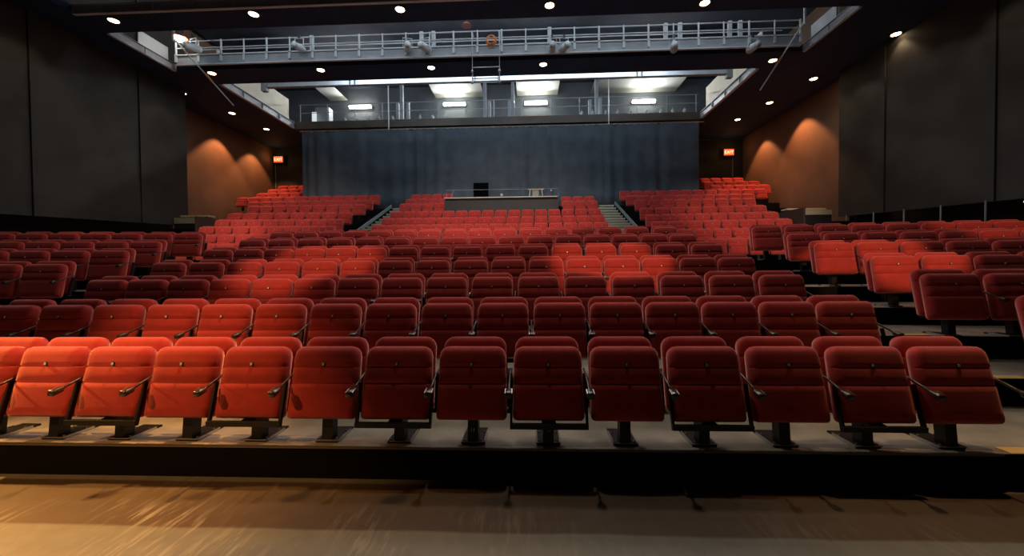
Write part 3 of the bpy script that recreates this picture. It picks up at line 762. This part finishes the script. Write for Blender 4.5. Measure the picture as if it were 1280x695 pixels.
a=at(660,246,Y=YB+.5); b=at(680,236,Y=YB+.5)
t=thing('laptop_stand','pale wire stand holding a panel at the right of the control desk','stand',((a.x+b.x)/2,YB+.5,zD+.022)); hw_=(b.x-a.x)/2; hh=b.z-zD-.03
bm=bmesh.new(); tube(bm,[(-hw_,0,hh),(hw_,0,hh)],.02,6); obj('top_bar',bm,CREAM,t)
for s_ in (-1,1):
    bm=bmesh.new(); tube(bm,[(s_*hw_*.85,0,0),(s_*hw_*.72,0,hh)],.018,6); obj('leg',bm,CREAM,t)
boxobj('panel',(-hw_*.45,.02,.03),(hw_*.35,.05,hh-.02),mat('grey_panel',(.30,.30,.27),.6),t,.005)
p=at(689,238,Y=YB+.3); q=at(692,245,Y=YB+.3)
t=thing('desk_light','little bent desk light at the right end of control desk','lamp',(q.x,YB+.3,zD+.022))
bm=bmesh.new(); tube(bm,[(0,0,0),(.02,0,.1),(p.x-q.x,0,p.z-zD-.03)],.012,6); obj('neck',bm,BLACK,t)
bm=bmesh.new(); bmesh.ops.create_uvsphere(bm,u_segments=10,v_segments=6,radius=.045,matrix=Matrix.Translation((p.x-q.x,0,p.z-zD-.02))); obj('head',bm,LIGHTPAINT,t,True)
p=at(567,239,Y=YB+.3); q=at(563,246,Y=YB+.3)
t=thing('microphone','thin gooseneck microphone at the left end of the control desk','microphone',(q.x,YB+.3,zD+.022))
bm=bmesh.new(); tube(bm,[(0,0,0),(.03,0,.1),(p.x-q.x,0,p.z-zD)],.010,6); obj('neck',bm,GREYPAINT,t)
bm=bmesh.new(); tube(bm,[(-.05,0,0),(.05,0,0)],.02,6); obj('base',bm,BLACK,t)

# ------------------------------------------------------------------ side landings, posts
for i,px in enumerate((1058,1092,1130,1176,1232)):
    p=at(px,262,Y=10); k=(13.62-CAM.x)/(p.x-CAM.x); p=CAM+(p-CAM)*k
    b=at(px+2,283,Y=p.y)
    bm=bmesh.new(); tube(bm,[(13.62,p.y,1.69),(13.62,p.y,3.1+.055*(p.y-8)+.02)],.022); o=obj('support_post',bm,GREYPAINT)
    tag(o,'thin grey post under the right wall boards, %s from the left'%ORD[i],'post','thin posts behind the right side seats')
p=at(1268,252,Y=10.6)
bm=bmesh.new(); bmesh.ops.create_uvsphere(bm,u_segments=12,v_segments=8,radius=.05,matrix=Matrix.Translation((13.6,p.y,p.z))); o=obj('indicator_lamp',bm,mat('small_red_glow',(.8,.3,.2),.4,emit=(1,.4,.25),es=1.5)); tag(o,'tiny reddish lamp on the far right wall','lamp')
for side,(px0,px1,pa,pb) in ((-1,(217,253,268,279)),(1,(990,1040,259,268))):
    Yl=16.2
    a=at(px0,pa,Y=Yl); b=at(px1,pb,Y=Yl); 
    t=thing('entrance_landing','pale stepped landing at the %s side entrance'%('left' if side<0 else 'right'),'landing',((a.x+b.x)/2,Yl,b.z),0,'side entrance landings')
    hw_=abs(b.x-a.x)/2; H=a.z-b.z
    boxobj('upper_board',(-hw_,.3,H*.80),(hw_,.7,H),mat('pale_board_2',(.62,.54,.38),.6),t,.005)
    boxobj('lower_board',(-hw_,0,0),(hw_,.3,H*.62),mat('pale_board_3',(.50,.44,.30),.6),t,.005)
    boxobj('base_block',(-hw_,.02,-.5),(hw_,.68,-.001),VOID,t)
    # dark parapet at the block's end
    X=-11.97 if side<0 else 11.3
    bm=bmesh.new(); box(bm,(X-.04,15.25,2.5),(X+.04,18.2,3.75))
    o=struct('wall_parapet',bm,mat('dark_brown_board',(.05,.032,.026),.6))
